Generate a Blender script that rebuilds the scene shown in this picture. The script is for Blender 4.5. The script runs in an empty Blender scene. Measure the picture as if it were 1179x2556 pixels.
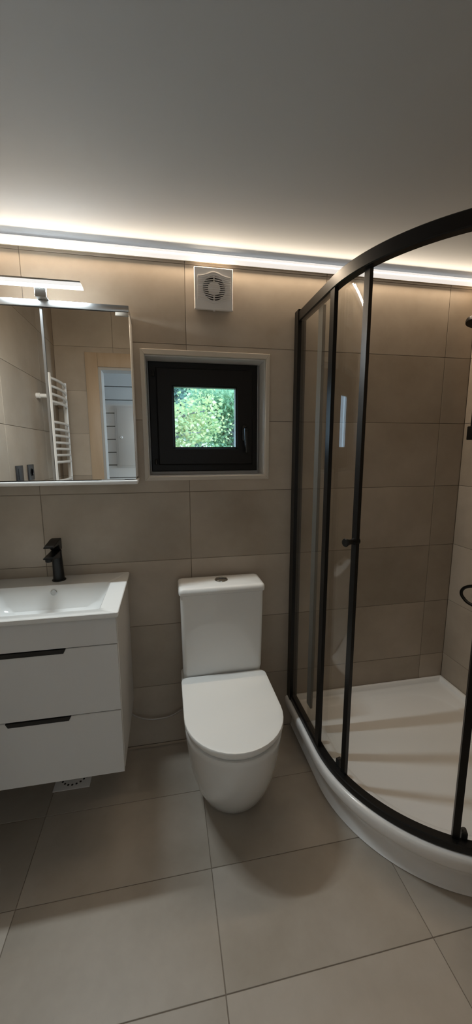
import bpy, bmesh, math, random
from mathutils import Vector, Matrix
random.seed(7)
PI = math.pi
scene = bpy.context.scene
COL = scene.collection

# ---------------------------------------------------------------- camera
CAM_POS = Vector((-0.10099, -1.60823, 1.37230))
FW = Vector((0.18381532, 0.9695241, -0.16197206))
RT = Vector((0.98240099, -0.18675981, -0.00301155))
UP = Vector((0.03316964, 0.15856794, 0.98679075))
cd = bpy.data.cameras.new('camera'); cam = bpy.data.objects.new('camera', cd); COL.objects.link(cam)
cd.sensor_fit = 'VERTICAL'; cd.sensor_height = 24.0; cd.lens = 925.238 / 2556 * 24.0
cd.clip_start = 0.01
cam.matrix_world = Matrix(((RT.x, UP.x, -FW.x, CAM_POS.x), (RT.y, UP.y, -FW.y, CAM_POS.y), (RT.z, UP.z, -FW.z, CAM_POS.z), (0, 0, 0, 1)))
scene.camera = cam

# ---------------------------------------------------------------- world, view, large lights
w = bpy.data.worlds.new('world'); scene.world = w; w.use_nodes = True
bg = w.node_tree.nodes['Background']; bg.inputs[0].default_value = (0.58, 0.80, 1.0, 1); bg.inputs[1].default_value = 3.8
vs = scene.view_settings
vs.view_transform = 'Standard'; vs.look = 'None'; vs.gamma = 1.0; vs.use_curve_mapping = False
vs.exposure = 0.15

LED_POWER = 9.8
LED_COLOR = (1.0, 0.79, 0.57)
MIRROR_LAMP_POWER = 9.0
MIRROR_LAMP_COLOR = (0.85, 0.95, 1.0)
HALL_POWER = 34.0
HALL_COLOR = (0.80, 0.92, 1.0)

def area_light(name, loc, direction, sx, sy, power, color, parent=None):
    ld = bpy.data.lights.new(name, 'AREA'); ld.shape = 'RECTANGLE'; ld.size = sx; ld.size_y = sy
    ld.energy = power; ld.color = color
    o = bpy.data.objects.new(name, ld); COL.objects.link(o)
    o.location = loc; o.rotation_euler = Vector(direction).to_track_quat('-Z', 'Y').to_euler()
    if parent: o.parent = parent
    return o
# area light added out of view to light the hall like daylight
area_light('hall_daylight_fill', (1.80, -2.10, 1.115), (-1, 0, 0), 0.66, 2.0, HALL_POWER, HALL_COLOR)

# ---------------------------------------------------------------- materials
MATS = {}
def mat(name, color, rough=0.5, metal=0.0, spec=0.5, coat=0.0, emit=None, estr=0.0):
    m = bpy.data.materials.new(name); m.use_nodes = True
    b = m.node_tree.nodes['Principled BSDF']
    b.inputs['Base Color'].default_value = (*color, 1); b.inputs['Roughness'].default_value = rough
    b.inputs['Metallic'].default_value = metal; b.inputs['Specular IOR Level'].default_value = spec
    b.inputs['Coat Weight'].default_value = coat; b.inputs['Coat Roughness'].default_value = 0.05
    if emit:
        b.inputs['Emission Color'].default_value = (*emit, 1); b.inputs['Emission Strength'].default_value = estr
    MATS[name] = m
    return m
def noise_mat(name, c1, c2, scale, rough=0.5, detail=6, bump=0.0, vary=0.0, rough2=None, stretch=None, spec=0.5):
    m = mat(name, c1, rough, spec=spec); nt = m.node_tree; N = nt.nodes; L = nt.links; b = N['Principled BSDF']
    tc = N.new('ShaderNodeTexCoord'); oi = N.new('ShaderNodeObjectInfo')
    off = N.new('ShaderNodeVectorMath'); off.operation = 'MULTIPLY_ADD'
    comb = N.new('ShaderNodeCombineXYZ')
    for k in range(3):
        mm = N.new('ShaderNodeMath'); mm.operation = 'MULTIPLY'; mm.inputs[1].default_value = (37.0, 71.0, 53.0)[k]
        L.new(oi.outputs['Random'], mm.inputs[0]); L.new(mm.outputs[0], comb.inputs[k])
    off.inputs[1].default_value = stretch or (1, 1, 1)
    L.new(tc.outputs['Object'], off.inputs[0]); L.new(comb.outputs[0], off.inputs[2])
    n1 = N.new('ShaderNodeTexNoise'); n1.inputs['Scale'].default_value = scale; n1.inputs['Detail'].default_value = detail; n1.inputs['Roughness'].default_value = 0.62
    L.new(off.outputs[0], n1.inputs['Vector'])
    cr = N.new('ShaderNodeValToRGB'); cr.color_ramp.elements[0].position = 0.3; cr.color_ramp.elements[1].position = 0.72
    cr.color_ramp.elements[0].color = (*c1, 1); cr.color_ramp.elements[1].color = (*c2, 1)
    L.new(n1.outputs['Fac'], cr.inputs[0])
    hv = N.new('ShaderNodeHueSaturation')
    mr = N.new('ShaderNodeMapRange'); mr.inputs[3].default_value = 1 - vary; mr.inputs[4].default_value = 1 + vary
    L.new(oi.outputs['Random'], mr.inputs[0]); L.new(mr.outputs[0], hv.inputs['Value']); L.new(cr.outputs[0], hv.inputs['Color'])
    L.new(hv.outputs[0], b.inputs['Base Color'])
    if rough2 is not None:
        mr2 = N.new('ShaderNodeMapRange'); mr2.inputs[1].default_value = .3; mr2.inputs[2].default_value = .7; mr2.inputs[3].default_value = rough; mr2.inputs[4].default_value = rough2
        L.new(n1.outputs['Fac'], mr2.inputs[0]); L.new(mr2.outputs[0], b.inputs['Roughness'])
    if bump:
        bp = N.new('ShaderNodeBump'); bp.inputs['Strength'].default_value = bump; bp.inputs['Distance'].default_value = 0.002
        L.new(n1.outputs['Fac'], bp.inputs['Height']); L.new(bp.outputs[0], b.inputs['Normal'])
    return m
def glass_mat(name, tint, f0=0.04, grey=None):
    """clear sheet: straight transmission plus Schlick reflection on each face"""
    m = bpy.data.materials.new(name); m.use_nodes = True; nt = m.node_tree; N = nt.nodes; L = nt.links
    for n in list(N): N.remove(n)
    out = N.new('ShaderNodeOutputMaterial'); mix = N.new('ShaderNodeMixShader')
    tr = N.new('ShaderNodeBsdfTransparent'); tr.inputs[0].default_value = (*tint, 1)
    gl = N.new('ShaderNodeBsdfGlossy'); gl.inputs['Roughness'].default_value = 0.005; gl.inputs[0].default_value = (1, 1, 1, 1)
    ge = N.new('ShaderNodeNewGeometry'); dt = N.new('ShaderNodeVectorMath'); dt.operation = 'DOT_PRODUCT'
    L.new(ge.outputs['Normal'], dt.inputs[0]); L.new(ge.outputs['Incoming'], dt.inputs[1])
    ab = N.new('ShaderNodeMath'); ab.operation = 'ABSOLUTE'; L.new(dt.outputs['Value'], ab.inputs[0])
    su = N.new('ShaderNodeMath'); su.operation = 'SUBTRACT'; su.inputs[0].default_value = 1; L.new(ab.outputs[0], su.inputs[1])
    pw = N.new('ShaderNodeMath'); pw.operation = 'POWER'; pw.inputs[1].default_value = 5; L.new(su.outputs[0], pw.inputs[0])
    ma = N.new('ShaderNodeMath'); ma.operation = 'MULTIPLY_ADD'; ma.inputs[1].default_value = 1 - f0; ma.inputs[2].default_value = f0
    L.new(pw.outputs[0], ma.inputs[0]); L.new(ma.outputs[0], mix.inputs[0])
    L.new(tr.outputs[0], mix.inputs[1]); L.new(gl.outputs[0], mix.inputs[2]); L.new(mix.outputs[0], out.inputs[0])
    MATS[name] = m
    return m

noise_mat('wall_tile', (0.318, 0.264, 0.207), (0.470, 0.404, 0.330), 2.0, 0.42, bump=0.05, vary=0.045, rough2=0.52, spec=0.4)
noise_mat('floor_tile', (0.330, 0.286, 0.233), (0.485, 0.436, 0.372), 1.9, 0.40, bump=0.05, vary=0.06, rough2=0.55, spec=0.4)
mat('grout', (0.21, 0.175, 0.14), 0.9)
mat('ceiling_white', (0.46, 0.505, 0.555), 0.6, spec=0.3)  # white ceiling; cool daylight bounce is tinted into its base colour
mat('plaster', (0.72, 0.70, 0.67), 0.7)
mat('reveal_white', (0.66, 0.65, 0.63), 0.45)
mat('trim_beige', (0.52, 0.47, 0.40), 0.4)
mat('ceramic', (0.74, 0.74, 0.72), 0.12, coat=0.4)
mat('seat_white', (0.80, 0.795, 0.765), 0.28)
mat('acrylic', (0.86, 0.855, 0.84), 0.22, coat=0.2)
mat('lacquer_white', (0.68, 0.675, 0.66), 0.25, coat=0.3)
mat('panel_white', (0.78, 0.77, 0.75), 0.4)
mat('plastic_white', (0.74, 0.72, 0.70), 0.4)
mat('enamel_white', (0.82, 0.81, 0.79), 0.25)
mat('black_metal', (0.006, 0.0057, 0.0055), 0.36, spec=0.3)
mat('black_matte', (0.012, 0.012, 0.012), 0.5)
mat('window_black', (0.006, 0.006, 0.0065), 0.45, spec=0.3)
mat('handle_black', (0.01, 0.011, 0.012), 0.25)
mat('dark_hole', (0.02, 0.016, 0.015), 0.8)
mat('chrome', (0.62, 0.62, 0.60), 0.12, metal=1.0)
mat('aluminium', (0.55, 0.56, 0.56), 0.3, metal=1.0)
mat('mirror_silver', (0.70, 0.71, 0.70), 0.004, metal=1.0)
mat('rubber_grey', (0.10, 0.10, 0.095), 0.5)
mat('hose_grey', (0.36, 0.33, 0.30), 0.4, metal=0.3)
mat('outlet_dark', (0.03, 0.03, 0.032), 0.4)
mat('profile_cream', (0.62, 0.55, 0.42), 0.45)
noise_mat('oak', (0.42, 0.31, 0.205), (0.50, 0.385, 0.27), 3.0, 0.45, stretch=(6, 6, 0.6), bump=0.03)
mat('plank_white', (0.84, 0.86, 0.87), 0.45)
mat('plaster_grey', (0.30, 0.30, 0.30), 0.7)
mat('lining_grey', (0.42, 0.42, 0.41), 0.5)
mat('panel_door', (0.78, 0.79, 0.79), 0.35)
noise_mat('hall_floor', (0.30, 0.22, 0.15), (0.38, 0.29, 0.2), 3.0, 0.45)
mat('led_diffuser', (0.75, 0.75, 0.75), 0.5, emit=(1.0, 0.94, 0.89), estr=0.66)
mat('lamp_diffuser', (0.75, 0.75, 0.75), 0.5, emit=(1.0, 0.995, 0.985), estr=0.66)
glass_mat('shower_glass', (0.985, 0.99, 0.985), 0.04)
glass_mat('window_glass', (0.93, 0.96, 0.97), 0.05)
noise_mat('bark', (0.16, 0.17, 0.20), (0.24, 0.25, 0.28), 9, 0.9, bump=0.4)
noise_mat('grass', (0.06, 0.13, 0.04), (0.12, 0.2, 0.06), 3, 0.9)
def leaf_mat(name, stops):
    m = bpy.data.materials.new(name); m.use_nodes = True; nt = m.node_tree; N = nt.nodes; L = nt.links
    for n in list(N): N.remove(n)
    out = N.new('ShaderNodeOutputMaterial'); mix = N.new('ShaderNodeMixShader'); mix.inputs[0].default_value = 0.42
    d = N.new('ShaderNodeBsdfDiffuse'); t = N.new('ShaderNodeBsdfTranslucent'); g = N.new('ShaderNodeNewGeometry')
    cr = N.new('ShaderNodeValToRGB')
    while len(cr.color_ramp.elements) < len(stops): cr.color_ramp.elements.new(0.5)
    for i, (p, c) in enumerate(stops):
        cr.color_ramp.elements[i].position = p; cr.color_ramp.elements[i].color = (*c, 1)
    L.new(g.outputs['Random Per Island'], cr.inputs[0])
    L.new(cr.outputs[0], d.inputs[0]); L.new(cr.outputs[0], t.inputs[0])
    L.new(d.outputs[0], mix.inputs[1]); L.new(t.outputs[0], mix.inputs[2]); L.new(mix.outputs[0], out.inputs[0])
    MATS[name] = m
leaf_mat('leaf_yellow', [(0, (0.42, 0.60, 0.34)), (0.45, (0.60, 0.70, 0.36)), (0.8, (0.82, 0.76, 0.44)), (1, (0.88, 0.84, 0.70))])  # all leaf colours lightened and blued to carry the haze over the window view
leaf_mat('leaf_green', [(0, (0.30, 0.52, 0.36)), (0.5, (0.40, 0.62, 0.42)), (1, (0.54, 0.70, 0.46))])
leaf_mat('leaf_cool', [(0, (0.26, 0.45, 0.42)), (0.5, (0.34, 0.54, 0.48)), (1, (0.46, 0.63, 0.56))])

# ---------------------------------------------------------------- helpers
def finish(name, bm, m, parent=None, smooth=None, recalc=True):
    if recalc: bmesh.ops.recalc_face_normals(bm, faces=bm.faces)
    me = bpy.data.meshes.new(name); bm.to_mesh(me); bm.free()
    me.materials.append(MATS[m])
    if smooth is not None:
        for p in me.polygons: p.use_smooth = True
        me.set_sharp_from_angle(angle=math.radians(smooth))
    o = bpy.data.objects.new(name, me); COL.objects.link(o)
    if parent: o.parent = parent
    return o
def tag(o, label, cat=None, group=None, kind=None):
    o['label'] = label
    if cat: o['category'] = cat
    if group: o['group'] = group
    if kind: o['kind'] = kind
    return o
def thing(name, label, cat, loc=(0, 0, 0), group=None, kind=None):
    o = bpy.data.objects.new(name, None); COL.objects.link(o); o.location = loc; o.empty_display_size = 0.1
    return tag(o, label, cat, group, kind)
def put(o, parent):
    """parent in place: meshes are written in world coordinates"""
    o.parent = parent
    o.matrix_parent_inverse = Matrix.Translation(-Vector(parent.location)) if parent.parent is None else Matrix.Translation((0, 0, 0))
    return o
def box_bm(x0, x1, y0, y1, z0, z1, bev=0.0, seg=2, bm=None):
    new = bm is None
    if new: bm = bmesh.new()
    r = bmesh.ops.create_cube(bm, size=1.0)
    for v in r['verts']:
        v.co = Vector((x0 + (v.co.x + .5) * (x1 - x0), y0 + (v.co.y + .5) * (y1 - y0), z0 + (v.co.z + .5) * (z1 - z0)))
    if bev:
        es = list({e for v in r['verts'] for e in v.link_edges})
        bmesh.ops.bevel(bm, geom=es, offset=bev, segments=seg, affect='EDGES', profile=0.5)
    return bm
def box(name, x, y, z, m, parent=None, bev=0.0, seg=2):
    o = finish(name, box_bm(min(x), max(x), min(y), max(y), min(z), max(z), bev, seg), m, None, 40 if bev else None)
    if parent: put(o, parent)
    return o
def loft(bm, loops, cap0=True, cap1=True, closed=True):
    rings = [[bm.verts.new(p) for p in lp] for lp in loops]
    n = len(rings[0])
    for a, b in zip(rings[:-1], rings[1:]):
        for i in range(n if closed else n - 1):
            j = (i + 1) % n
            bm.faces.new((a[i], a[j], b[j], b[i]))
    if cap0: bm.faces.new(rings[0])
    if cap1: bm.faces.new(rings[-1])
    return bm
def tube(name, pts, r, m, parent=None, n=10, cap=True):
    """round tube along a polyline; r number or list"""
    pts = [Vector(p) for p in pts]; rr = r if isinstance(r, (list, tuple)) else [r] * len(pts)
    loops = []; prev = None
    for i, p in enumerate(pts):
        d = (pts[min(i + 1, len(pts) - 1)] - pts[max(i - 1, 0)]).normalized()
        if prev is None:
            a = Vector((0, 0, 1)) if abs(d.z) < .9 else Vector((1, 0, 0)); u = d.cross(a).normalized()
        else:
            u = (prev - d * prev.dot(d)).normalized()
        prev = u; v = d.cross(u)
        loops.append([p + (u * math.cos(2 * PI * k / n) + v * math.sin(2 * PI * k / n)) * rr[i] for k in range(n)])
    bm = bmesh.new(); loft(bm, loops, cap, cap)
    o = finish(name, bm, m, None, 50)
    if parent: put(o, parent)
    return o
def lathe(name, prof, centre, axis, m, parent=None, n=24, smooth=40):
    """prof: (radius, distance along axis)"""
    c = Vector(centre); ax = Vector(axis).normalized()
    a = Vector((0, 0, 1)) if abs(ax.z) < .9 else Vector((1, 0, 0)); u = ax.cross(a).normalized(); v = ax.cross(u)
    loops = [[c + ax * h + (u * math.cos(2 * PI * k / n) + v * math.sin(2 * PI * k / n)) * max(r, 1e-4) for k in range(n)] for r, h in prof]
    bm = bmesh.new(); loft(bm, loops)
    o = finish(name, bm, m, None, smooth)
    if parent: put(o, parent)
    return o
def catmull(P, n=8):
    P = [Vector(p) for p in P]; out = []
    Q = [P[0] * 2 - P[1]] + P + [P[-1] * 2 - P[-2]]
    for i in range(1, len(Q) - 2):
        a, b, c, d = Q[i - 1:i + 3]
        for k in range(n):
            t = k / n
            out.append(.5 * ((2 * b) + (c - a) * t + (2 * a - 5 * b + 4 * c - d) * t * t + (3 * b - a - 3 * c + d) * t ** 3))
    out.append(P[-1]); return out

# ---------------------------------------------------------------- room shell
XL, XR, YF, ZC = -0.835, 1.337, -1.55, 2.1445
TT, JN = 0.009, 0.0011          # tile thickness, half joint
TILE_CACHE = {}
def tile_mesh(w_, h_, m):
    key = (round(w_, 4), round(h_, 4), m)
    if key in TILE_CACHE: return TILE_CACHE[key]
    c = 0.0009; a, b = w_ / 2, h_ / 2
    V = []; F = []
    for (x, y, z) in ((a, b, -TT), (a, b, -c), (a - c, b - c, 0)):
        V += [(-x, -y, z), (x, -y, z), (x, y, z), (-x, y, z)]
    for r in range(2):
        for i in range(4):
            j = (i + 1) % 4; F.append((r * 4 + i, r * 4 + j, r * 4 + 4 + j, r * 4 + 4 + i))
    F.append((8, 9, 10, 11))
    me = bpy.data.meshes.new('tile'); me.from_pydata(V, [], F); me.materials.append(MATS[m]); TILE_CACHE[key] = me
    return me
def tile_area(parent, origin, uax, vax, us, vs_, m, holes=()):
    """tiles on the plane origin+u*uax+v*vax (normal uax x vax); holes (u0,u1,v0,v1) are cut out"""
    U = Vector(uax); Vv = Vector(vax); Nn = U.cross(Vv); O = Vector(origin)
    R = Matrix(((U.x, Vv.x, Nn.x), (U.y, Vv.y, Nn.y), (U.z, Vv.z, Nn.z))).to_4x4()
    for u0, u1 in zip(us[:-1], us[1:]):
        for v0, v1 in zip(vs_[:-1], vs_[1:]):
            a0, a1, b0, b1 = u0 + JN, u1 - JN, v0 + JN, v1 - JN
            if a1 - a0 < .006 or b1 - b0 < .006: continue
            cut = None
            for h in holes:
                if a0 < h[1] and a1 > h[0] and b0 < h[3] and b1 > h[2]: cut = h
            if cut and a0 >= cut[0] and a1 <= cut[1] and b0 >= cut[2] and b1 <= cut[3]: continue
            if not cut:
                o = bpy.data.objects.new('tile', tile_mesh(a1 - a0, b1 - b0, m)); c = ((a0 + a1) / 2, (b0 + b1) / 2)
            else:
                c = ((a0 + a1) / 2, (b0 + b1) / 2)
                xs = sorted({a0, a1, min(max(cut[0], a0), a1), min(max(cut[1], a0), a1)}); ys = sorted({b0, b1, min(max(cut[2], b0), b1), min(max(cut[3], b0), b1)})
                VV = {}; V = []; F = []
                def vid(x, y, z):
                    k = (round(x, 5), round(y, 5), z)
                    if k not in VV: VV[k] = len(V); V.append((x - c[0], y - c[1], z))
                    return VV[k]
                cells = {(i, j) for i in range(len(xs) - 1) for j in range(len(ys) - 1)
                         if not (xs[i] >= cut[0] - 1e-6 and xs[i + 1] <= cut[1] + 1e-6 and ys[j] >= cut[2] - 1e-6 and ys[j + 1] <= cut[3] + 1e-6)}
                for i, j in cells:
                    x0, x1, y0, y1 = xs[i], xs[i + 1], ys[j], ys[j + 1]
                    F.append((vid(x0, y0, 0), vid(x1, y0, 0), vid(x1, y1, 0), vid(x0, y1, 0)))
                    for (di, dj, p, q) in ((-1, 0, (x0, y1), (x0, y0)), (1, 0, (x1, y0), (x1, y1)), (0, -1, (x0, y0), (x1, y0)), (0, 1, (x1, y1), (x0, y1))):
                        if (i + di, j + dj) not in cells:
                            F.append((vid(*q, 0), vid(*p, 0), vid(*p, -TT), vid(*q, -TT)))
                if not F: continue
                me = bpy.data.meshes.new('tile'); me.from_pydata(V, [], F); me.materials.append(MATS[m])
                o = bpy.data.objects.new('tile', me)
            o.matrix_world = Matrix.Translation(O + U * c[0] + Vv * c[1]) @ R
            COL.objects.link(o); o.parent = parent
def slabs(name, rects, m, label):
    """backing slab of a wall: list of (x0,x1,y0,y1,z0,z1)"""
    bm = bmesh.new()
    for r in rects: box_bm(*r, bm=bm)
    o = finish(name, bm, m)
    tag(o, label, kind='structure'); return o

ZS = [0, .3, .6, .9, 1.2, 1.5, 1.8, 2.1, ZC]
ZF = 2.47                                                # the ceiling rises towards the front wall
ZSH = [0, .3, .6, .9, 1.2, 1.5, 1.8, 2.1, 2.4, ZF]
WX0, WX1, WZ0, WZ1 = -.170, .337, 1.266, 1.758          # window reveal opening
GB = TT - 0.0018                                         # grout plane behind tile face
floor = slabs('floor', [(XL - .05, XR + .05, YF - .12, .05, -.15, -.0018)], 'grout', 'beige stone-look floor of large rectangular tiles')
tile_area(floor, (0, 0, 0), (1, 0, 0), (0, 1, 0), [XL, -.593, .007, .607, 1.207, XR], [YF - .118, -1.474, -1.177, -.880, -.583, -.287, 0], 'floor_tile')
wb = slabs('wall_back', [(XL - .12, WX0, .0018, .22, -.1, ZC + .1), (WX1, XR + .12, .0018, .22, -.1, ZC + .1), (WX0, WX1, .0018, .22, -.1, WZ0), (WX0, WX1, .0018, .22, WZ1, ZC + .1)], 'grout', 'beige tiled back wall holding the small black window')
tile_area(wb, (0, 0, 0), (1, 0, 0), (0, 0, 1), [XL, -.6, 0, .6, 1.2, XR], ZS, 'wall_tile', [(WX0 - .001, WX1 + .001, WZ0 - .001, WZ1 + .001)])
wl = slabs('wall_left', [(XL - .12, XL - .0018, YF - .12, .05, -.1, ZF + .1)], 'grout', 'beige tiled left wall seen only in the mirror')
tile_area(wl, (XL, 0, 0), (0, 1, 0), (0, 0, 1), [YF, -1.2, -.6, 0], ZSH, 'wall_tile')
wr = slabs('wall_right', [(XR + .0018, XR + .12, YF - .12, .05, -.1, ZF + .1)], 'grout', 'beige tiled right wall inside the shower')
tile_area(wr, (XR, 0, 0), (0, -1, 0), (0, 0, 1), [0, .463, 1.063, -YF], ZSH, 'wall_tile')
DX0, DX1, DZ = -.548, .252, 1.967                        # doorway opening
wf = slabs('wall_front', [(XL - .12, DX0, YF - .12, YF - .0018, -.1, ZF + .1), (DX1, XR + .12, YF - .12, YF - .0018, -.1, ZF + .1), (DX0, DX1, YF - .12, YF - .0018, DZ, ZF + .1)], 'grout', 'beige tiled front wall with the doorway, seen in the mirror')
tile_area(wf, (0, YF, 0), (-1, 0, 0), (0, 0, 1), [-XR, -.95, -.35, .19, .44, -XL], ZSH, 'wall_tile', [(-DX1, -DX0, -.01, DZ)])
bm = bmesh.new(); sl_ = (ZF - ZC) / -YF
loft(bm, [[(x, .2, ZC), (x, 0, ZC), (x, YF - .12, ZC + sl_ * (-YF + .12)), (x, YF - .12, ZF + .15), (x, .2, ZC + .15)] for x in (XL - .12, XR + .12)])
ceil = tag(finish('ceiling', bm, 'ceiling_white'), 'smooth matt white ceiling sloping up from the light strip', kind='structure')

# window edge trim: four mitred strips round the reveal
tr1 = thing('trim_1', 'beige mitred edge strips framing the window recess', None, ((WX0 + WX1) / 2, 0, WZ0), kind='structure')
TW, TP = .016, .0035
def mitre(name, p):  # p: four (x,z) corners of the face
    bm = bmesh.new(); a = [bm.verts.new((x, -TP, z)) for x, z in p]; b = [bm.verts.new((x, .012, z)) for x, z in p]
    bm.faces.new(a); bm.faces.new(b)
    for i in range(4): bm.faces.new((a[i], a[(i + 1) % 4], b[(i + 1) % 4], b[i]))
    bmesh.ops.recalc_face_normals(bm, faces=bm.faces)
    bmesh.ops.bevel(bm, geom=[e for e in bm.edges if all(abs(v.co.y + TP) < 1e-6 for v in e.verts)], offset=.0012, segments=1, affect='EDGES')
    put(finish(name, bm, 'trim_beige'), tr1)
o_, i_ = (WX0 - TW, WX1 + TW, WZ0 - TW, WZ1 + TW + .004), (WX0 + .0005, WX1 - .0005, WZ0 + .0005, WZ1 - .0005)
mitre('trim_strip', [(o_[0], o_[3]), (o_[1], o_[3]), (i_[1], i_[3]), (i_[0], i_[3])])
mitre('trim_strip', [(o_[0], o_[2]), (o_[1], o_[2]), (i_[1], i_[2]), (i_[0], i_[2])])
mitre('trim_strip', [(o_[0], o_[2]), (i_[0], i_[2]), (i_[0], i_[3]), (o_[0], o_[3])])
mitre('trim_strip', [(o_[1], o_[2]), (i_[1], i_[2]), (i_[1], i_[3]), (o_[1], o_[3])])

# window
win = thing('window_1', 'small square black-framed window with a handle, set in the back wall', None, (.084, .11, WZ0), kind='structure')
e = .004
for r in (((WX0, WX0 + e), (.0, .22), (WZ0, WZ1)), ((WX1 - e, WX1), (.0, .22), (WZ0, WZ1)), ((WX0 + e, WX1 - e), (.0, .22), (WZ1 - e, WZ1))):
    box('reveal_lining', r[0], (.013, .22), r[2], 'reveal_white', win)
box('window_sill', (WX0 + e, WX1 - e), (.013, .22), (WZ0, WZ0 + e), 'reveal_white', win)
def ring(name, ox, oz, ix, iz, y0, y1, m, bev, parent):
    """rectangular frame with depth"""
    bm = bmesh.new()
    def lp(x, z, y): return [(x[0], y, z[0]), (x[1], y, z[0]), (x[1], y, z[1]), (x[0], y, z[1])]
    b = bev
    loops = [lp(ox, oz, y1), lp(ox, oz, y0 + b), lp((ox[0] + b, ox[1] - b), (oz[0] + b, oz[1] - b), y0), lp((ix[0] - b, ix[1] + b), (iz[0] - b, iz[1] + b), y0), lp(ix, iz, y0 + b), lp(ix, iz, y1)]
    loft(bm, loops, False, False)
    rs = [v for v in bm.verts]
    n = len(loops)
    bm.verts.ensure_lookup_table()
    for i in range(4):
        j = (i + 1) % 4; bm.faces.new((bm.verts[i], bm.verts[j], bm.verts[(n - 1) * 4 + j], bm.verts[(n - 1) * 4 + i]))
    o = finish(name, bm, m); put(o, parent); return o
ring('frame', (-.159, .324), (1.283, 1.755), (-.112, .278), (1.330, 1.708), .100, .165, 'window_black', .003, win)
# packing between frame and reveal
ring('frame_packer', (WX0 + e, WX1 - e), (WZ0 + e, WZ1 - e), (-.159, .324), (1.283, 1.7545), .118, .16, 'reveal_white', .001, win)
sash = ring('sash', (-.128, .298), (1.312, 1.727), (-.0575, .2245), (1.3865, 1.6535), .078, .150, 'window_black', .005, win)
ring('glazing_bead', (-.0575, .2245), (1.3865, 1.6535), (-.0525, .2195), (1.3915, 1.6485), .086, .118, 'handle_black', .0015, sash)
box('window_pane', (-.057, .224), (.119, .125), (1.387, 1.653), 'window_glass', sash)
hp = box('window_handle', (.247, .271), (.068, .0785), (1.418, 1.488), 'handle_black', sash, .004)
tube('lever', [(.259, .069, 1.470), (.259, .052, 1.470), (.259, .046, 1.466), (.2595, .0445, 1.455), (.2610, .045, 1.41), (.2630, .046, 1.366)], [.008, .008, .0085, .0085, .0075, .0062], 'handle_black', win, 12)
for hz in (1.326, 1.70):
    lathe('hinge_cap', [(.006, 0), (.006, .018), (.004, .022)], (-.139, .086, hz - .01), (0, 0, 1), 'handle_black', win, 12)

# doorway lining and casing (seen in the mirror)
door = thing('door_1', 'open doorway with pale oak casing, seen in the mirror', None, ((DX0 + DX1) / 2, YF - .06, 0), kind='structure')
box('door_casing', (DX0 - .085, DX0), (YF, YF + .014), (0, DZ + .095), 'oak', door, .003)
box('door_casing', (DX1, DX1 + .085), (YF, YF + .014), (0, DZ + .095), 'oak', door, .003)
box('door_casing', (DX0, DX1), (YF, YF + .0135), (DZ, DZ + .095), 'oak', door, .003)
for r in (((DX0 - .001, DX0 + .018), (0, DZ)), ((DX1 - .018, DX1 + .001), (0, DZ)), ((DX0 + .018, DX1 - .018), (DZ - .018, DZ))):
    box('door_lining', r[0], (YF - .12, YF + .002), r[1], 'lining_grey', door)

# hall behind the doorway, seen in the mirror
YH = -2.55
hf = slabs('floor_hall', [(-1.8, 1.8, YH - .1, YF - .12, -.15, 0)], 'hall_floor', 'wooden hall floor beyond the doorway')
hc = slabs('ceiling_hall', [(-1.8, 1.8, YH - .1, YF - .12, 2.45, 2.55)], 'ceiling_white', 'white hall ceiling beyond the doorway')
hw = slabs('wall_hall', [(-1.8, 1.8, YH - .1, YH - .014, 0, 2.45), (-1.9, -1.8, YH - .1, YF - .12, 0, 2.45)], 'plaster_grey', 'white horizontal plank wall of the hall, seen in the mirror')
slabs('wall_hall_near', [(XR + .12, 1.8, YF - .12, YF - .1, 0, 2.45), (-1.8, XL - .12, YF - .12, YF - .1, 0, 2.45), (-1.8, 1.8, YF - .14, YF - .12, ZF - .2, 2.45)], 'plaster', 'plastered hall side of the bathroom wall')
we = slabs('wall_hall_end', [(1.8, 1.9, YH - .1, -2.5, 0, 2.45), (1.8, 1.9, -1.7, YF - .12, 0, 2.45), (1.8, 1.9, -2.5, -1.7, 2.2, 2.45)], 'plaster', 'plastered end wall of the hall around the added glazed door')
w2 = thing('added_door', 'tall unseen glazed door added at the end of the hall for its area light', None, (1.85, -2.1, 0), kind='structure')  # unseen door, added as a source for the hall's area light
for r in (((-2.5, -2.43), (.0, 2.2)), ((-1.77, -1.7), (.0, 2.2)), ((-2.43, -1.77), (.0, .1)), ((-2.43, -1.77), (2.13, 2.2))):
    box('frame', (1.82, 1.88), r[0], r[1], 'window_black', w2, .003)
box('pane', (1.845, 1.855), (-2.43, -1.77), (.1, 2.13), 'window_glass', w2)
z = 1.997 - 16 * .1265
k = 0
plk = None
while z < 2.45:
    z1 = min(z + .1265, 2.45); z0 = max(z, 0)
    if z1 - z0 > .02:
        if plk is None or abs((z1 - z0) - .1265) > 1e-4:
            o = finish('plank', box_bm(-1.8, 1.8, -.013, .0, .0045, z1 - z0 - .0045, .003, 1), 'plank_white'); o.location = (0, YH, z0)
            if abs((z1 - z0) - .1265) < 1e-4: plk = o
        else:
            o = plk.copy(); COL.objects.link(o); o.location = (0, YH, z0)
        o.parent = hw
    z += .1265
ep = thing('electrical_panel', 'white flush cabinet door with round knob on the plank wall, seen in the mirror', 'wall panel', (-.4, YH, 1.22))
box('panel_frame', (-.572, -.20), (YH + .0005, YH + .014), (1.212, 1.815), 'panel_door', ep, .003)
pd = box('panel_door', (-.552, -.22), (YH + .0145, YH + .022), (1.232, 1.795), 'panel_door', ep, .003)
lathe('knob', [(.008, 0), (.008, .008), (.014, .012), (.014, .018), (.010, .022)], (-.517, YH + .022, 1.51), (0, 1, 0), 'panel_door', pd)

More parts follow.
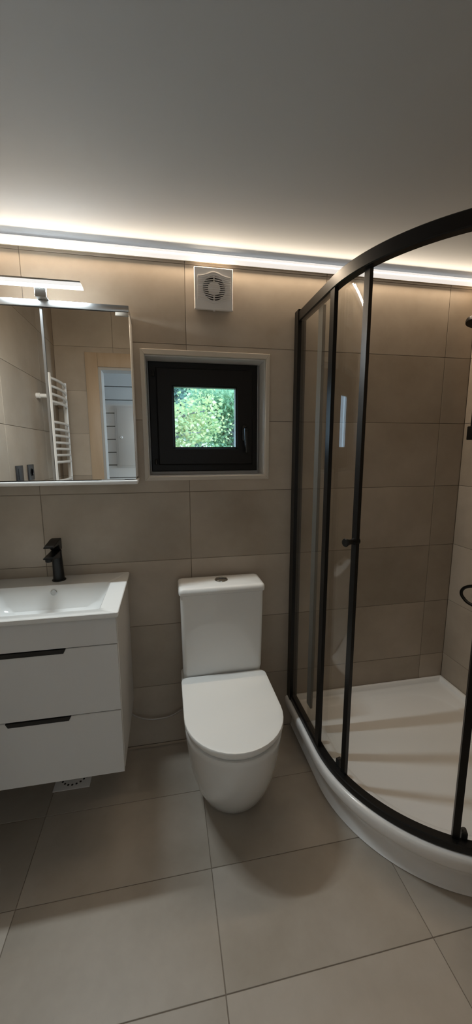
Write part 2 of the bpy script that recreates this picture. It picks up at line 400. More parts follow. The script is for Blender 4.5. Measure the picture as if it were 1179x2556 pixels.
# ---------------------------------------------------------------- LED strip along the back wall
led = thing('led_strip_light', 'long glowing white light strip along the top of the back wall', 'strip light', (.25, 0, 2.113))
bm = bmesh.new()
sec = [(-.0005, 2.1105), (-.0032, 2.1105), (-.0024, 2.1250), (-.0045, 2.1425), (-.0005, 2.143)]
loft(bm, [[(x, y, z) for y, z in sec] for x in (XL + .002, XR - .002)])
put(finish('profile', bm, 'profile_cream'), led)
bm = bmesh.new()
sec = [(-.0034, 2.1119), (-.0120, 2.1150), (-.0180, 2.1225), (-.0200, 2.1310), (-.0188, 2.1368), (-.0140, 2.1402), (-.0060, 2.1412), (-.0030, 2.1250)]
n_s = 14
loft(bm, [[(XL + .004 + (XR - XL - .008) * t / n_s, y, z) for y, z in sec] for t in range(n_s + 1)])
put(finish('diffuser', bm, 'led_diffuser', None, 50), led)
area_light('led_light', ((XL + XR) / 2, -.0226, 2.1325), (0, -.76, -.65), XR - XL - .02, .008, LED_POWER, LED_COLOR)

# ---------------------------------------------------------------- extractor fan
FX0, FX1, FZ0, FZ1, FY = .035, .190, 1.932, 2.086, -.025
fan = thing('extractor_fan', 'square white plastic extractor fan with wavy louvres below the light strip', 'fan', ((FX0 + FX1) / 2, 0, FZ0))
box('housing', (FX0 + .006, FX1 - .006), (-.016, -.0005), (FZ0 + .006, FZ1 - .006), 'plastic_white', fan, .003)
fc = ((FX0 + FX1) / 2 + .001, (FZ0 + FZ1) / 2 + .001)
bm = bmesh.new()
n = 64; RO, RI = .0450, .0250
def sq(k, hx0, hx1, hz0, hz1):
    a = 2 * PI * k / n + PI / 4; c, s = math.cos(a), math.sin(a); t = 1 / max(abs(c), abs(s))
    u, v = c * t, s * t
    return ((hx0 + hx1) / 2 + u * (hx1 - hx0) / 2, (hz0 + hz1) / 2 + v * (hz1 - hz0) / 2)
L_ = []
for (d, y) in ((.0, -.012), (.0, FY + .003), (.0025, FY)):
    L_.append([(x, y, z) for x, z in (sq(k, FX0 + d, FX1 - d, FZ0 + d, FZ1 - d) for k in range(n))])
for (r, y) in ((RO, FY), (RO, FY + .009)):
    L_.append([(fc[0] + r * math.cos(2 * PI * k / n + PI / 4), y, fc[1] + r * math.sin(2 * PI * k / n + PI / 4)) for k in range(n)])
loft(bm, L_, False, False)
put(finish('cover', bm, 'plastic_white', None, 30), fan)
lathe('duct', [(RO - .0002, 0), (RO - .0002, .001)], (fc[0], FY + .0085, fc[1]), (0, 1, 0), 'dark_hole', fan, 40)
lathe('hub', [(RI, 0), (RI, .0065)], (fc[0], FY + .0005, fc[1]), (0, 1, 0), 'plastic_white', fan, 32)
box('spoke', (fc[0] - .0028, fc[0] + .0028), (FY + .0008, FY + .007), (fc[1] - RO, fc[1] + RO), 'plastic_white', fan)
for i in range(14):
    q = (i - 6.5) / 6.5
    pts = []
    for s in range(25):
        t = -1 + 2 * s / 24; x = fc[0] + t * .066
        bump_ = math.exp(-(t / .52) ** 2)
        zz = fc[1] + .0015 + q * (.0405 + .0165 * bump_)
        pts.append((x, zz))
    bm = bmesh.new()
    loops = [[(x, FY + .0035, z - .0017), (x, FY - .0008, z - .0015), (x, FY - .0022, z - .0002), (x, FY - .0020, z + .0010), (x, FY + .0035, z + .0016)] for x, z in pts]
    loft(bm, loops)
    put(finish('louvre', bm, 'plastic_white', None, 35), fan)
box('latch', (fc[0] - .004, fc[0] + .005), (-.019, -.012), (FZ0 - .003, FZ0 + .002), 'plastic_white', fan, .0008)

# ---------------------------------------------------------------- mirror cabinet and its lamp
MX0, MX1, MY = -.785, -.212, -.125
mc = thing('mirror_cabinet', 'mirrored wall cabinet with two doors above the basin', 'cabinet', ((MX0 + MX1) / 2, 0, 1.25))
box('body', (MX0, MX1), (-.112, -.0015), (1.272, 1.866), 'lacquer_white', mc, .001, 1)
box('top_rail', (MX0 - .002, MX1 + .001), (-.132, -.0015), (1.867, 1.888), 'aluminium', mc, .0015)
sh = box('bottom_shelf', (MX0 - .004, MX1 + .005), (-.137, -.0015), (1.248, 1.2635), 'lacquer_white', mc, .003)
md1 = box('mirror_door', (MX0 + .001, -.5065), (MY, -.1125), (1.267, 1.8655), 'mirror_silver', mc)
md2 = box('mirror_door', (-.5015, MX1 - .001), (MY, -.1125), (1.267, 1.8655), 'mirror_silver', mc)
box('edge_strip', (-.5105, -.5025), (MY - .0022, MY + .008), (1.267, 1.8655), 'aluminium', md1)
box('hinge_clip', (-.258, MX1 + .0005), (MY - .005, MY - .0002), (1.853, 1.866), 'trim_beige', md2, .001)
box('bottom_clip', (-.34, -.256), (MY - .003, MY - .0002), (1.2645, 1.2675), 'aluminium', md2)
lamp = thing('mirror_lamp', 'slim bright lamp bar on an arm above the mirror cabinet', 'lamp', (-.49, -.06, 1.888))
bm = bmesh.new(); box_bm(-.513, -.476, -.158, -.150, 1.8885, 1.9285, .001, 1, bm); box_bm(-.513, -.476, -.152, -.118, 1.8882, 1.8915, .001, 1, bm)
put(finish('arm', bm, 'chrome'), lamp)
box('housing', (-.6285, -.3625), (-.176, -.136), (1.9345, 1.9400), 'aluminium', lamp, .001)
bm = bmesh.new(); sec = [(-.176, 1.9340), (-.172, 1.9235), (-.140, 1.9235), (-.136, 1.9340)]
loft(bm, [[(-.6280, y, z) for y, z in sec], [(-.3610 + (.0025 if z < 1.93 else 0), y, z) for y, z in sec]])
put(finish('diffuser', bm, 'lamp_diffuser'), lamp)
area_light('mirror_lamp_light', (-.4945, -.157, 1.9215), (0, -.15, -1), .26, .026, MIRROR_LAMP_POWER, MIRROR_LAMP_COLOR)

# ---------------------------------------------------------------- vanity, basin, tap
VX0, VX1, VY, VZ0, VZ1 = -.806, -.2775, -.4, .247, .838
van = thing('vanity_unit', 'white wall-hung vanity unit with drawers and black grip handles', 'vanity', ((VX0 + VX1) / 2, -.2, VZ0))
bm = bmesh.new()
for r in ((VX0, VX0 + .016, -.382, -.0015, VZ0 + .004, VZ1 - .002), (VX1 - .016, VX1, -.382, -.0015, VZ0 + .004, VZ1 - .002), (VX0 + .016, VX1 - .016, -.382, -.0015, VZ0 + .004, VZ0 + .02), (VX0 + .016, VX1 - .016, -.012, -.0015, VZ0 + .02, .72)): box_bm(*r, .001, 1, bm)
put(finish('body', bm, 'lacquer_white'), van)
def drawer_front(name, z0, z1, grip):
    """front panel; its top edge is notched for the grip between the grip's slanted ends"""
    bm = bmesh.new(); x0, x1 = VX0, VX1 - .001
    if grip:
        g0, g1 = -.6455, -.4405; d = .0155; s = .008
        out = [(x0, z0), (x1, z0), (x1, z1), (g1, z1), (g1 - s, z1 - d), (g0 + s, z1 - d), (g0, z1), (x0, z1)]
    else:
        out = [(x0, z0), (x1, z0), (x1, z1), (x0, z1)]
    a = [bm.verts.new((x, VY, z)) for x, z in out]; b = [bm.verts.new((x, VY + .0175, z)) for x, z in out]
    bm.faces.new(a); bm.faces.new(b)
    for i in range(len(out)): bm.faces.new((a[i], a[(i + 1) % len(out)], b[(i + 1) % len(out)], b[i]))
    bmesh.ops.recalc_face_normals(bm, faces=bm.faces)
    bmesh.ops.bevel(bm, geom=[e_ for e_ in bm.edges if all(abs(v.co.y - VY) < 1e-6 for v in e_.verts)], offset=.0012, segments=2, affect='EDGES')
    o = put(finish(name, bm, 'lacquer_white', None, 40), van)
    if grip:
        bm = bmesh.new(); e2 = .0006
        P = [(g0 + .001, z1 - .0002), (g1 - .001, z1 - .0002), (g1 - s - .0005, z1 - d + e2), (g0 + s + .0005, z1 - d + e2)]
        a = [bm.verts.new((x, VY - .0022, z)) for x, z in P]; b = [bm.verts.new((x, VY + .016, z)) for x, z in P]
        bm.faces.new(a); bm.faces.new(b)
        for i in range(4): bm.faces.new((a[i], a[(i + 1) % 4], b[(i + 1) % 4], b[i]))
        h = finish('grip_handle', bm, 'black_matte'); h.parent = o; h.matrix_parent_inverse = Matrix.Translation((0, 0, 0)); 
        h['label'] = 'black recessed grip handle'
    return o
drawer_front('front_panel', .7385, .8365, False)
drawer_front('drawer', .4935, .7360, True)
drawer_front('drawer', .2470, .4910, True)

def rrect(x0, x1, y0, y1, r, n=6):
    """rounded rectangle; r single or (x0y0, x1y0, x1y1, x0y1)"""
    r = r if isinstance(r, (list, tuple)) else (r,) * 4; P = []
    for (cx, cy, a, q) in ((x0 + r[0], y0 + r[0], PI, r[0]), (x1 - r[1], y0 + r[1], 1.5 * PI, r[1]), (x1 - r[2], y1 - r[2], 0, r[2]), (x0 + r[3], y1 - r[3], .5 * PI, r[3])):
        for k in range(n + 1):
            t = a + .5 * PI * k / n; P.append((cx + q * math.cos(t), cy + q * math.sin(t)))
    return P
BX0, BX1, BY, BZ = -.815, -.2665, -.421, .857
bas = thing('wash_basin', 'white ceramic wash basin with wide rim on the vanity unit', 'basin', ((BX0 + BX1) / 2, -.2, VZ1))
bm = bmesh.new()
def rl(x0, x1, y0, y1, r, z): return [(x, y, z) for x, y in rrect(x0, x1, y0, y1, r)]
ox0, ox1, oy0, oy1 = BX0, BX1, BY, -.0015
ix0, ix1, iy0, iy1 = -.750, -.333, -.378, -.114
loops = [rl(ox0 + .004, ox1 - .004, oy0 + .004, oy1, .006, VZ1),
         rl(ox0 + .001, ox1 - .001, oy0 + .001, oy1, .008, VZ1 + .004),
         rl(ox0, ox1, oy0, oy1, .009, VZ1 + .010),
         rl(ox0 + .001, ox1 - .001, oy0 + .001, oy1, .009, BZ - .0022),
         rl(ox0 + .0035, ox1 - .0035, oy0 + .0035, oy1 - .001, .009, BZ),
         rl(ix0 - .003, ix1 + .003, iy0 - .003, iy1 + .003, .014, BZ - .0008),
         rl(ix0, ix1, iy0, iy1, .014, BZ - .0035),
         rl(ix0 + .003, ix1 - .005, iy0 + .002, iy1 - .004, .018, BZ - .022),
         rl(ix0 + .012, ix1 - .026, iy0 + .010, iy1 - .014, .030, BZ - .070),
         rl(ix0 + .024, ix1 - .050, iy0 + .024, iy1 - .024, .045, BZ - .090),
         rl(ix0 + .055, ix1 - .095, iy0 + .060, iy1 - .055, .045, BZ - .098),
         rl(-.563, -.519, -.268, -.224, .0219, BZ - .102)]
loft(bm, loops, False, True)
put(finish('bowl', bm, 'ceramic', None, 38), bas)
lathe('drain', [(.021, 0), (.021, .003), (.016, .005), (.001, .0055)], (-.541, -.246, BZ - .1035), (0, 0, 1), 'chrome', bas)
lathe('overflow', [(.0115, 0), (.0115, .0022), (.0098, .0034), (.0092, .0012), (.001, .001)], (-.545, iy1 - .0065, .829), (0, -1, .22), 'aluminium', bas, 20)

tap = thing('basin_tap', 'black single-lever mixer tap standing on the basin rim', 'tap', (-.541, -.052, BZ))
lathe('base_ring', [(.0265, 0), (.0265, .002), (.0245, .0045)], (-.541, -.052, BZ), (0, 0, 1), 'black_metal', tap, 28)
bm = bmesh.new()
def ell(cx, cy, a, b, z, n=28, tilt=0.0):
    return [(cx + a * math.cos(2 * PI * k / n), cy + b * math.sin(2 * PI * k / n), z + tilt * b * math.sin(2 * PI * k / n)) for k in range(n)]
loft(bm, [ell(-.541, -.052, .0215, .0215, BZ + .004), ell(-.541, -.053, .0205, .0215, BZ + .04), ell(-.541, -.055, .0192, .0215, BZ + .085), ell(-.541, -.057, .0185, .0215, .976, tilt=.42)])
put(finish('body', bm, 'black_metal', None, 40), tap)
def wedge(name, secs, m, bev=.0015):
    """loft of rectangular sections: (y, x half, z bottom, z top)"""
    bm = bmesh.new(); cx = -.543
    loft(bm, [[(cx - h, y, zb), (cx + h, y, zb), (cx + h, y, zt), (cx - h, y, zt)] for y, h, zb, zt in secs])
    bmesh.ops.recalc_face_normals(bm, faces=bm.faces)
    bmesh.ops.bevel(bm, geom=list(bm.edges), offset=bev, segments=2, affect='EDGES')
    return put(finish(name, bm, m, None, 40), tap)
wedge('spout', [(-.050, .0180, .945, .983), (-.085, .0180, .957, .9815), (-.162, .0178, .9735, .9785)], 'black_metal')
lathe('aerator', [(.0125, 0), (.0125, .014), (.0105, .016)], (-.546, -.143, .9755), (0, 0, -1), 'black_metal', tap, 20)
wedge('lever', [(-.036, .0185, .982, 1.028), (-.062, .0185, .9845, 1.0285), (-.078, .0185, 1.008, 1.0260), (-.150, .0178, 1.0125, 1.0170)], 'black_metal')

# ---------------------------------------------------------------- floor drain
fd = thing('floor_drain', 'square white floor drain cover under the vanity unit', 'drain', (-.525, -.113, 0))
box('plate', (-.597, -.453), (-.185, -.041), (.0002, .004), 'plastic_white', fd, .0015)
for k in range(20):
    a = 2 * PI * k / 20
    lathe('drain_slot', [(.0045, 0), (.0045, .0006)], (-.525 + .052 * math.cos(a), -.113 + .052 * math.sin(a), .0039), (0, 0, 1), 'dark_hole', fd, 8)

# ---------------------------------------------------------------- toilet
TX = .117
toi = thing('toilet', 'white close-coupled toilet with closed lid and square cistern', 'toilet', (TX, -.3, 0))
def ushape(a, yb, yc, yf, z, rb=.02, n=20, dx=0.0):
    """D outline: straight sides from the back yb to yc, then half ellipse to the front yf; rounded back corners"""
    P = []; tx = TX + dx
    for k in range(n + 1):
        t = PI + PI * k / n; P.append((tx + a * math.cos(t), yc + (yc - yf) * math.sin(t), z))
    for k in range(7):
        t = .5 * PI * k / 6; P.append((tx + a - rb + rb * math.cos(t), yb - rb + rb * math.sin(t), z))
    for k in range(7):
        t = .5 * PI + .5 * PI * k / 6; P.append((tx - a + rb + rb * math.cos(t), yb - rb + rb * math.sin(t), z))
    return P
bm = bmesh.new()
prof = [  # z, half width, centre of the curve, front
    (.000, .112, -.300, -.412), (.004, .115, -.300, -.417), (.03, .1295, -.305, -.438), (.08, .1455, -.315, -.472), (.14, .1575, -.330, -.506), (.20, .1665, -.345, -.534),
    (.26, .1725, -.360, -.556), (.32, .1765, -.375, -.573), (.36, .1785, -.385, -.583), (.380, .1790, -.390, -.5875), (.3855, .1770, -.390, -.5855), (.387, .173, -.390, -.581)]
loft(bm, [ushape(a, -.012, yc, yf, z, .03 if z > .3 else .02, dx=.013 * (1 - z / .387)) for z, a, yc, yf in prof])
put(finish('bowl', bm, 'ceramic', None, 50), toi)
bm = bmesh.new(); loft(bm, [ushape(.166, -.165, -.39, -.572, .3872, .02), ushape(.1715, -.165, -.39, -.578, .389, .02), ushape(.1720, -.165, -.39, -.5785, .398, .02), ushape(.170, -.165, -.39, -.576, .4005, .02)])
put(finish('seat', bm, 'seat_white', None, 50), toi)
bm = bmesh.new()
loft(bm, [ushape(.172, -.160, -.395, -.583, .4065, .022), ushape(.1795, -.157, -.40, -.5925, .4075, .028), ushape(.1815, -.156, -.40, -.5945, .411, .030), ushape(.1815, -.1565, -.40, -.5945, .4235, .030), ushape(.1800, -.158, -.400, -.593, .4258, .028), ushape(.1775, -.16, -.399, -.590, .4266, .027), ushape(.165, -.17, -.395, -.578, .4270, .02)])
put(finish('lid', bm, 'seat_white', None, 35), toi)
for sx in (-1, 1):
    lathe('hinge', [(.012, 0), (.012, .022)], (TX + sx * .075, -.178, .383), (0, 0, 1), 'chrome', toi, 16)
bm = bmesh.new()
loft(bm, [rl(TX - .165, TX + .165, -.148, -.022, (.018, .018, .012, .012), .386), rl(TX - .169, TX + .169, -.153, -.0205, (.02, .02, .012, .012), .43), rl(TX - .1715, TX + .1715, -.157, -.020, (.02, .02, .012, .012), .445),
          rl(TX - .1745, TX + .1745, -.158, -.020, (.016, .016, .01, .01), .70), rl(TX - .1755, TX + .1755, -.158, -.020, (.014, .014, .01, .01), .788)])
put(finish('cistern', bm, 'ceramic', None, 38), toi)
bm = bmesh.new()
loft(bm, [rl(TX - .174, TX + .174, -.156, -.019, .012, .787), rl(TX - .1805, TX + .1805, -.1635, -.0185, .014, .791), rl(TX - .182, TX + .182, -.165, -.018, .016, .800), rl(TX - .181, TX + .181, -.164, -.018, .017, .812),
          rl(TX - .176, TX + .176, -.158, -.020, .016, .8185), rl(TX - .165, TX + .165, -.147, -.028, .012, .8205), rl(TX - .08, TX + .08, -.1, -.06, .01, .8212)])
ct = put(finish('cistern_lid', bm, 'ceramic', None, 45), toi)
FBY = -.082
b0 = lathe('flush_button', [(.0285, 0), (.0285, .003), (.0265, .0055), (.024, .0055), (.0235, .0045), (.012, .005), (.001, .0052)], (.122, FBY, .8208), (0, 0, 1), 'chrome', toi, 32)
box('button_divider', (.100, .144), (FBY - .001, FBY + .001), (.8255, .8268), 'dark_hole', b0)
bm = bmesh.new(); a_ = [bm.verts.new((.122 + .010 * math.cos(t), FBY + .010 + .007 * math.sin(t), .8262)) for t in [2 * PI * k / 16 for k in range(16)]]; b_ = [bm.verts.new((v.co.x, v.co.y, .8285)) for v in a_]
bm.faces.new(a_); bm.faces.new(b_)
for i in range(16): bm.faces.new((a_[i], a_[(i + 1) % 16], b_[(i + 1) % 16], b_[i]))
put(finish('small_flush', bm, 'aluminium', None, 40), b0)

# water hose between vanity and toilet
hose = tube('water_hose', catmull([(-.33, -.02, .26), (-.305, -.02, .205), (-.287, -.02, .187), (-.262, -.02, .166), (-.203, -.02, .146), (-.126, -.02, .148), (-.072, -.02, .172), (-.052, -.022, .188)], 8), .0045, 'hose_grey')
tag(hose, 'thin grey water hose sagging between vanity and toilet', 'hose')

# ---------------------------------------------------------------- shower
CX, CY = .99, -.35
def qpt(R, t):
    if t <= 1: return (CX - R, CY * t)
    if t <= 2:
        a = PI + .5 * PI * (t - 1); return (CX + R * math.cos(a), CY + R * math.sin(a))
    return (CX + (XR - CX) * (t - 2), CY - R)
def ts(t0, t1):
    L = {t0, t1}
    for k in range(0, 9): L.add(k / 8)
    for k in range(0, 41): L.add(1 + k / 40)
    for k in range(0, 5): L.add(2 + k / 4)
    return sorted(t for t in L if t0 - 1e-9 <= t <= t1 + 1e-9)
def sweep(name, sec, t0, t1, m, parent, smooth=35, zfun=None):
    """closed section of (R, z) swept along the quadrant path"""
    bm = bmesh.new(); loops = []
    for t in ts(t0, t1): loops.append([(*qpt(R, t), z) for R, z in sec])
    loft(bm, loops)
    return put(finish(name, bm, m, None, smooth), parent)
def rsec(R0, R1, z0, z1, b=.002):
    return [(R0 + b, z0), (R1 - b, z0), (R1, z0 + b), (R1, z1 - b), (R1 - b, z1), (R0 + b, z1), (R0, z1 - b), (R0, z0 + b)]

tray = thing('shower_tray', 'white quadrant shower tray with rounded front skirt', 'shower tray', (CX - .1, -.4, 0))
def tloop(R, d, z, rc=.004, rs=.004, n=36):
    """closed outline: front quadrant of radius R, wall sides inset by d, back corner radius rc, side corners rs"""
    P = []; x0 = CX - R; y0 = CY - R; x1 = XR - .001 - d; y1 = -.001 - d
    for k in range(9): P.append((x0, y1 - rs + (CY - (y1 - rs)) * k / 9))
    for k in range(n + 1):
        a = PI + .5 * PI * k / n; P.append((CX + R * math.cos(a), CY + R * math.sin(a)))
    for k in range(1, 10): P.append((CX + (x1 - rs - CX) * k / 9, y0))
    for k in range(1, 7):
        a = -.5 * PI + .5 * PI * k / 6; P.append((x1 - rs + rs * math.cos(a), y0 + rs + rs * math.sin(a)))
    for k in range(17):
        a = .5 * PI * k / 16; P.append((x1 - rc + rc * math.cos(a), y1 - rc + rc * math.sin(a)))
    for k in range(6):
        a = .5 * PI + .5 * PI * k / 6; P.append((x0 + rs + rs * math.cos(a), y1 - rs + rs * math.sin(a)))
    return [(x, y, z) for x, y in P]
bm = bmesh.new()
loft(bm, [tloop(.507, 0, 0.0005), tloop(.509, 0, .004), tloop(.504, 0, .010), tloop(.503, 0, .045), tloop(.508, 0, .072), tloop(.520, 0, .098), tloop(.531, 0, .112), tloop(.536, 0, .118), tloop(.5395, 0, .128), tloop(.5405, 0, .150), tloop(.5385, 0, .162), tloop(.534, .001, .167), tloop(.526, .003, .1685),
          tloop(.488, .012, .1685), tloop(.482, .016, .1665), tloop(.476, .021, .150, .01), tloop(.472, .025, .1455, .012), tloop(.455, .045, .1435, .03, .02), tloop(.435, .075, .142, .16, .06), tloop(.430, .081, .1375, .165, .065), tloop(.422, .089, .1345, .17, .07), tloop(.25, .22, .131, .12, .1)], True, True)
put(finish('tray_shell', bm, 'acrylic', None, 55), tray)

enc = thing('shower_enclosure', 'black-framed curved glass shower enclosure with sliding doors', 'shower enclosure', (CX - .1, -.4, .1685))
ZB, ZT0, ZT1 = .169, 1.903, 1.944
RR = .512
sweep('bottom_rail', rsec(RR - .016, RR + .015, ZB, ZB + .027, .003), 0.02, 2.98, 'black_metal', enc)
sweep('top_rail', rsec(RR - .016, RR + .015, ZT0, ZT1, .003), 0.02, 2.98, 'black_metal', enc)
def post(name, R0, R1, t0, t1, z0, z1, m, parent, b=.0015):
    return sweep(name, rsec(R0, R1, z0, z1, b), t0, t1, m, parent)
post('wall_profile', RR - .018, RR + .018, .006, .125, ZB, ZT1 + .006, 'black_metal', enc)
post('wall_profile', RR - .018, RR + .018, 2.875, 2.996, ZB, ZT1 + .006, 'black_metal', enc)
post('fixed_panel', RR + .004, RR + .010, .12, 1.01, ZB + .02, ZT0 + .01, 'shower_glass', enc)
post('fixed_panel', RR + .004, RR + .010, 1.99, 2.88, ZB + .02, ZT0 + .01, 'shower_glass', enc)
post('end_profile', RR - .002, RR + .012, .972, 1.026, ZB + .02, ZT0 + .005, 'black_metal', enc)
post('end_profile', RR - .002, RR + .012, 1.974, 2.028, ZB + .02, ZT0 + .005, 'black_metal', enc)
def A2(deg): return 1 + (deg - 180) / 90.0
RD = .500
def sliding(t_tr, t_le, le_w, tr_w, rollers, knob_t):
    s = 1 if t_le > t_tr else -1
    d = sweep('sliding_door', rsec(RD - .003, RD + .003, .188, 1.912, .001), min(t_tr, t_le), max(t_tr, t_le), 'shower_glass', enc)
    a, b = t_le - s * le_w, t_le + s * .002
    q = post('leading_profile', RD - .006, RD + .009, min(a, b), max(a, b), .178, 1.914, 'black_metal', d)
    a, b = t_tr, t_tr + s * tr_w
    post('trailing_seal', RD - .006, RD + .0045, min(a, b), max(a, b), .262, 1.900, 'rubber_grey', d)
    for tr in rollers:
        for zz, hh in ((.188, .036),):
            x, y = qpt(RD, tr); x2, y2 = qpt(RD + .1, tr); nx, ny = x2 - x, y2 - y; ln = math.hypot(nx, ny); nx /= ln; ny /= ln
            bm = bmesh.new(); tx, ty = -ny, nx; w2 = .0085
            P = [(-w2, 0), (w2, 0)] + [(w2 * math.cos(k * PI / 8), hh - w2 + w2 * math.sin(k * PI / 8)) for k in range(9)]
            A = [bm.verts.new((x + tx * u - nx * .014, y + ty * u - ny * .014, zz + v)) for u, v in P]
            B = [bm.verts.new((x + tx * u + nx * .001, y + ty * u + ny * .001, zz + v)) for u, v in P]
            bm.faces.new(A); bm.faces.new(B)
            for i in range(len(P)): bm.faces.new((A[i], A[(i + 1) % len(P)], B[(i + 1) % len(P)], B[i]))
            put(finish('roller', bm, 'black_matte', None, 40), d)
    x, y = qpt(RD, knob_t); x2, y2 = qpt(RD + .1, knob_t); ax = (x2 - x, y2 - y, 0)
    lathe('knob', [(.006, -.010), (.012, -.009), (.012, .008), (.0085, .014), (.0085, .030), (.0125, .042), (.0145, .047), (.0125, .050), (.001, .0505)], (x, y, 1.076), ax, 'black_metal', d, 24)
    return d
sliding(.56, A2(198.8), .0235, .115, (.845, A2(193.6)), A2(197.8))
sliding(2.34, A2(239.2), .0235, .115, (A2(243.0), 2.1), A2(240.3))

# shower set on the right wall (mostly outside the frame)
ss = thing('shower_set', 'black hand shower on a slide bar with a looping hose, right shower wall', 'shower', (XR, -.12, 1.4))
SX, SY = 1.283, -.113
tube('slide_bar', [(SX, SY, 1.43), (SX, SY, 2.03)], .0105, 'black_metal', ss, 14)
for zz in (1.4195, 1.99):
    box('bar_bracket', (SX - .016, XR - .0005), (SY - .018, SY + .018), (zz, zz + .062), 'black_metal', ss, .004)
box('slider', (SX - .03, SX + .017), (SY - .02, SY + .02), (1.895, 1.945), 'black_metal', ss, .006)
hs = tube('hand_shower', [(1.262, -.16, 1.70), (1.255, -.150, 1.80), (1.245, -.145, 1.88), (1.232, -.143, 1.912)], [.010, .012, .0135, .015], 'black_metal', ss, 14)
lathe('spray_head', [(.02, .010), (.036, .008), (.044, .002), (.045, -.006), (.043, -.013), (.001, -.014)], (1.212, -.1595, 1.912), (.25, .05, 1), 'black_metal', hs, 28)
tube('shower_hose', catmull([(1.262, -.162, 1.70), (1.275, -.19, 1.55), (1.285, -.30, 1.2), (1.272, -.37, .95), (1.245, -.352, .80), (1.208, -.292, .790), (1.196, -.252, .771), (1.192, -.236, .745), (1.194, -.246, .722), (1.203, -.286, .703), (1.245, -.38, .70), (1.29, -.46, .88), (1.31, -.48, 1.02)], 8), .0068, 'black_metal', ss, 10)
mx = tube('mixer', [(1.30, -.34, 1.07), (1.30, -.62, 1.07)], .022, 'black_metal', ss, 18)
for yy in (-.405, -.555): tube('mixer_inlet', [(XR - .0005, yy, 1.07), (1.30, yy, 1.07)], [.03, .012], 'black_metal', mx, 16)

# ---------------------------------------------------------------- left wall: towel rail and outlets (seen in the mirror)
rail = thing('towel_rail', 'white ladder towel rail on the left wall, seen in the mirror', 'towel rail', (XL, -1.27, .95))
RXp = -.762
for yy in (-1.095, -1.45):
    tube('upright', [(RXp, yy, .93), (RXp, yy, 1.832)], .0145, 'enamel_white', rail, 14)
for zz in (1.805, 1.758, 1.713, 1.670, 1.550, 1.507, 1.469, 1.427, 1.389, 1.351, 1.308, 1.193, 1.155, 1.117, 1.079, 1.041, .975):
    tube('rung', catmull([(RXp + .008, -1.095, zz), (RXp + .022, -1.18, zz), (RXp + .027, -1.2725, zz), (RXp + .022, -1.365, zz), (RXp + .008, -1.45, zz)], 3), .0085, 'enamel_white', rail, 10)
for yy in (-1.105, -1.44):
    for zz in (1.70, 1.02): lathe('wall_bracket', [(.016, 0), (.016, .02), (.012, .022), (.012, .075)], (XL + .0003, yy + (.012 if yy > -1.2 else -.012), zz), (1, 0, 0), 'enamel_white', rail, 16)
def outlet(y0, y1, z0, z1, label, kind):
    t = thing('wall_outlet', label, 'outlet', (XL, (y0 + y1) / 2, z0), 'outlets on the left wall')
    p = box('cover_plate', (XL + .0003, XL + .009), (y0, y1), (z0, z1), 'outlet_dark', t, .002)
    c = ((y0 + y1) / 2, (z0 + z1) / 2)
    if kind == 'socket':
        lathe('socket', [(.021, 0), (.021, .003), (.019, .003), (.018, -.002), (.001, -.002)], (XL + .009, c[0], c[1]), (1, 0, 0), 'black_matte', t, 24)
        for s in (-1, 1): lathe('pin_hole', [(.003, 0), (.003, .0008)], (XL + .0075, c[0] + s * .0095, c[1]), (1, 0, 0), 'dark_hole', t, 10)
    else:
        box('rocker', (XL + .009, XL + .013), (y0 + .014, y1 - .014), (z0 + .014, z1 - .014), 'outlet_dark', t, .0015)
outlet(-.752, -.668, 1.219, 1.303, 'dark grey light switch on the left wall, nearer the mirror, seen reflected', 'switch')
outlet(-.915, -.831, 1.219, 1.303, 'dark grey power socket on the left wall, nearer the towel rail, seen reflected', 'socket')

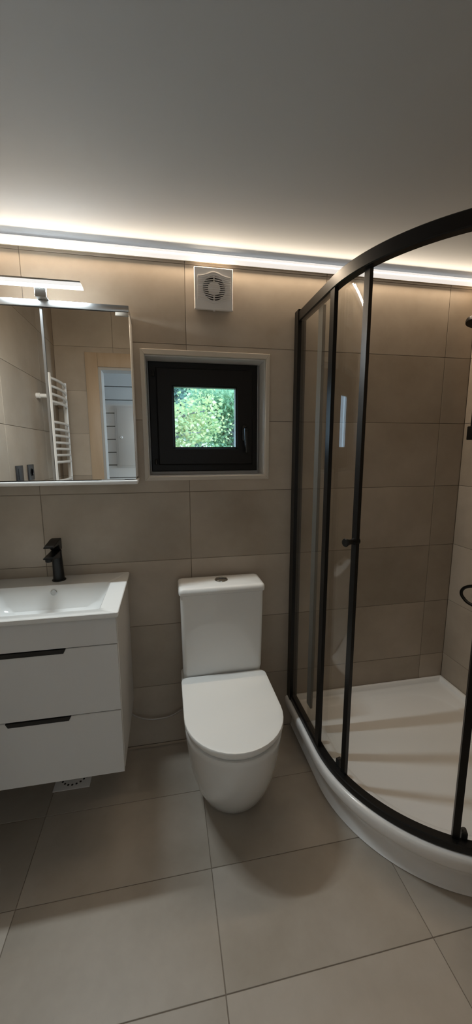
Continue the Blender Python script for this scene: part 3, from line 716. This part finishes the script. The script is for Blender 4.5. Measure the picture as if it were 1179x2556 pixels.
# ---------------------------------------------------------------- garden beyond the window
gr = slabs('ground_outside', [(-14, 18, .22, 30, -.75, -.6)], 'grass', 'grassy ground outside the window')
def tree(name, label, base, h, spread, leaves, leaf_size, m, seed, branches, group='trees beyond the window'):
    rnd = random.Random(seed)
    t = thing(name, label, 'tree', base, group)
    bx_, by_, bz_ = base
    tube('trunk', catmull([(bx_, by_, bz_), (bx_ + .08, by_, bz_ + h * .3), (bx_ - .05, by_ + .05, bz_ + h * .65), (bx_ + .05, by_, bz_ + h * .95)], 5), [.14 - .11 * k / 15 for k in range(16)], 'bark', t, 9)
    clumps = []
    for i in range(branches):
        a = rnd.uniform(0, 2 * PI); z0 = bz_ + h * rnd.uniform(.25, .8); L = spread * rnd.uniform(.5, 1.0)
        p0 = Vector((bx_, by_, z0)); p2 = Vector((bx_ + L * math.cos(a), by_ + L * math.sin(a), z0 + L * rnd.uniform(.1, .6))); p1 = (p0 + p2) / 2 + Vector((0, 0, .12))
        tube('branch', catmull([p0, p1, p2], 4), [.045 - .035 * k / 8 for k in range(9)], 'bark', t, 6)
        for f in (.4, .6, .8, 1.0): clumps.append((p0.lerp(p2, f) + Vector((0, 0, .1)), rnd.uniform(.28, .5)))
    V = []; F = []
    for i in range(leaves):
        c, r = clumps[rnd.randrange(len(clumps))]
        d = Vector((rnd.gauss(0, 1), rnd.gauss(0, 1), rnd.gauss(0, 1))).normalized() * r * rnd.random() ** .4
        p = c + d; s = leaf_size * rnd.uniform(.6, 1.3)
        u = Vector((rnd.gauss(0, 1), rnd.gauss(0, 1), rnd.gauss(0, .6))).normalized(); v = u.orthogonal().normalized()
        v = (Matrix.Rotation(rnd.uniform(0, 2 * PI), 3, u) @ v); nn = u.cross(v)
        k = len(V)
        V += [p - u * s * .5, p + v * s * .32 + nn * s * .1, p + u * s * .5, p - v * s * .32 + nn * s * .1]
        F += [(k, k + 1, k + 2), (k, k + 2, k + 3)]
    me = bpy.data.meshes.new('foliage'); me.from_pydata(V, [], F); me.materials.append(MATS[m])
    o = bpy.data.objects.new('foliage', me); COL.objects.link(o); o['kind'] = 'stuff'; put(o, t)
tree('leafy_tree', 'yellow-green leafy tree nearest the window', (-.2, 5.6, -.6), 4.3, 1.25, 10000, .08, 'leaf_yellow', 3, 16)
tree('leafy_tree', 'light green leafy tree behind the yellow-green one, right in the window', (1.8, 8.2, -.6), 3.7, 1.7, 22000, .10, 'leaf_green', 5, 22)
for i, (x, y, lab) in enumerate([(-5.2, 13.0, 'blue-green leafy tree far left beyond the window'), (1.3, 13.4, 'blue-green leafy tree in the middle background beyond the window'), (7.8, 13.0, 'blue-green leafy tree far right beyond the window')]):
    tree('leafy_tree', lab, (x, y, -.6), 6.0, 2.9, 22000, .19, 'leaf_cool', 11 + i, 26)
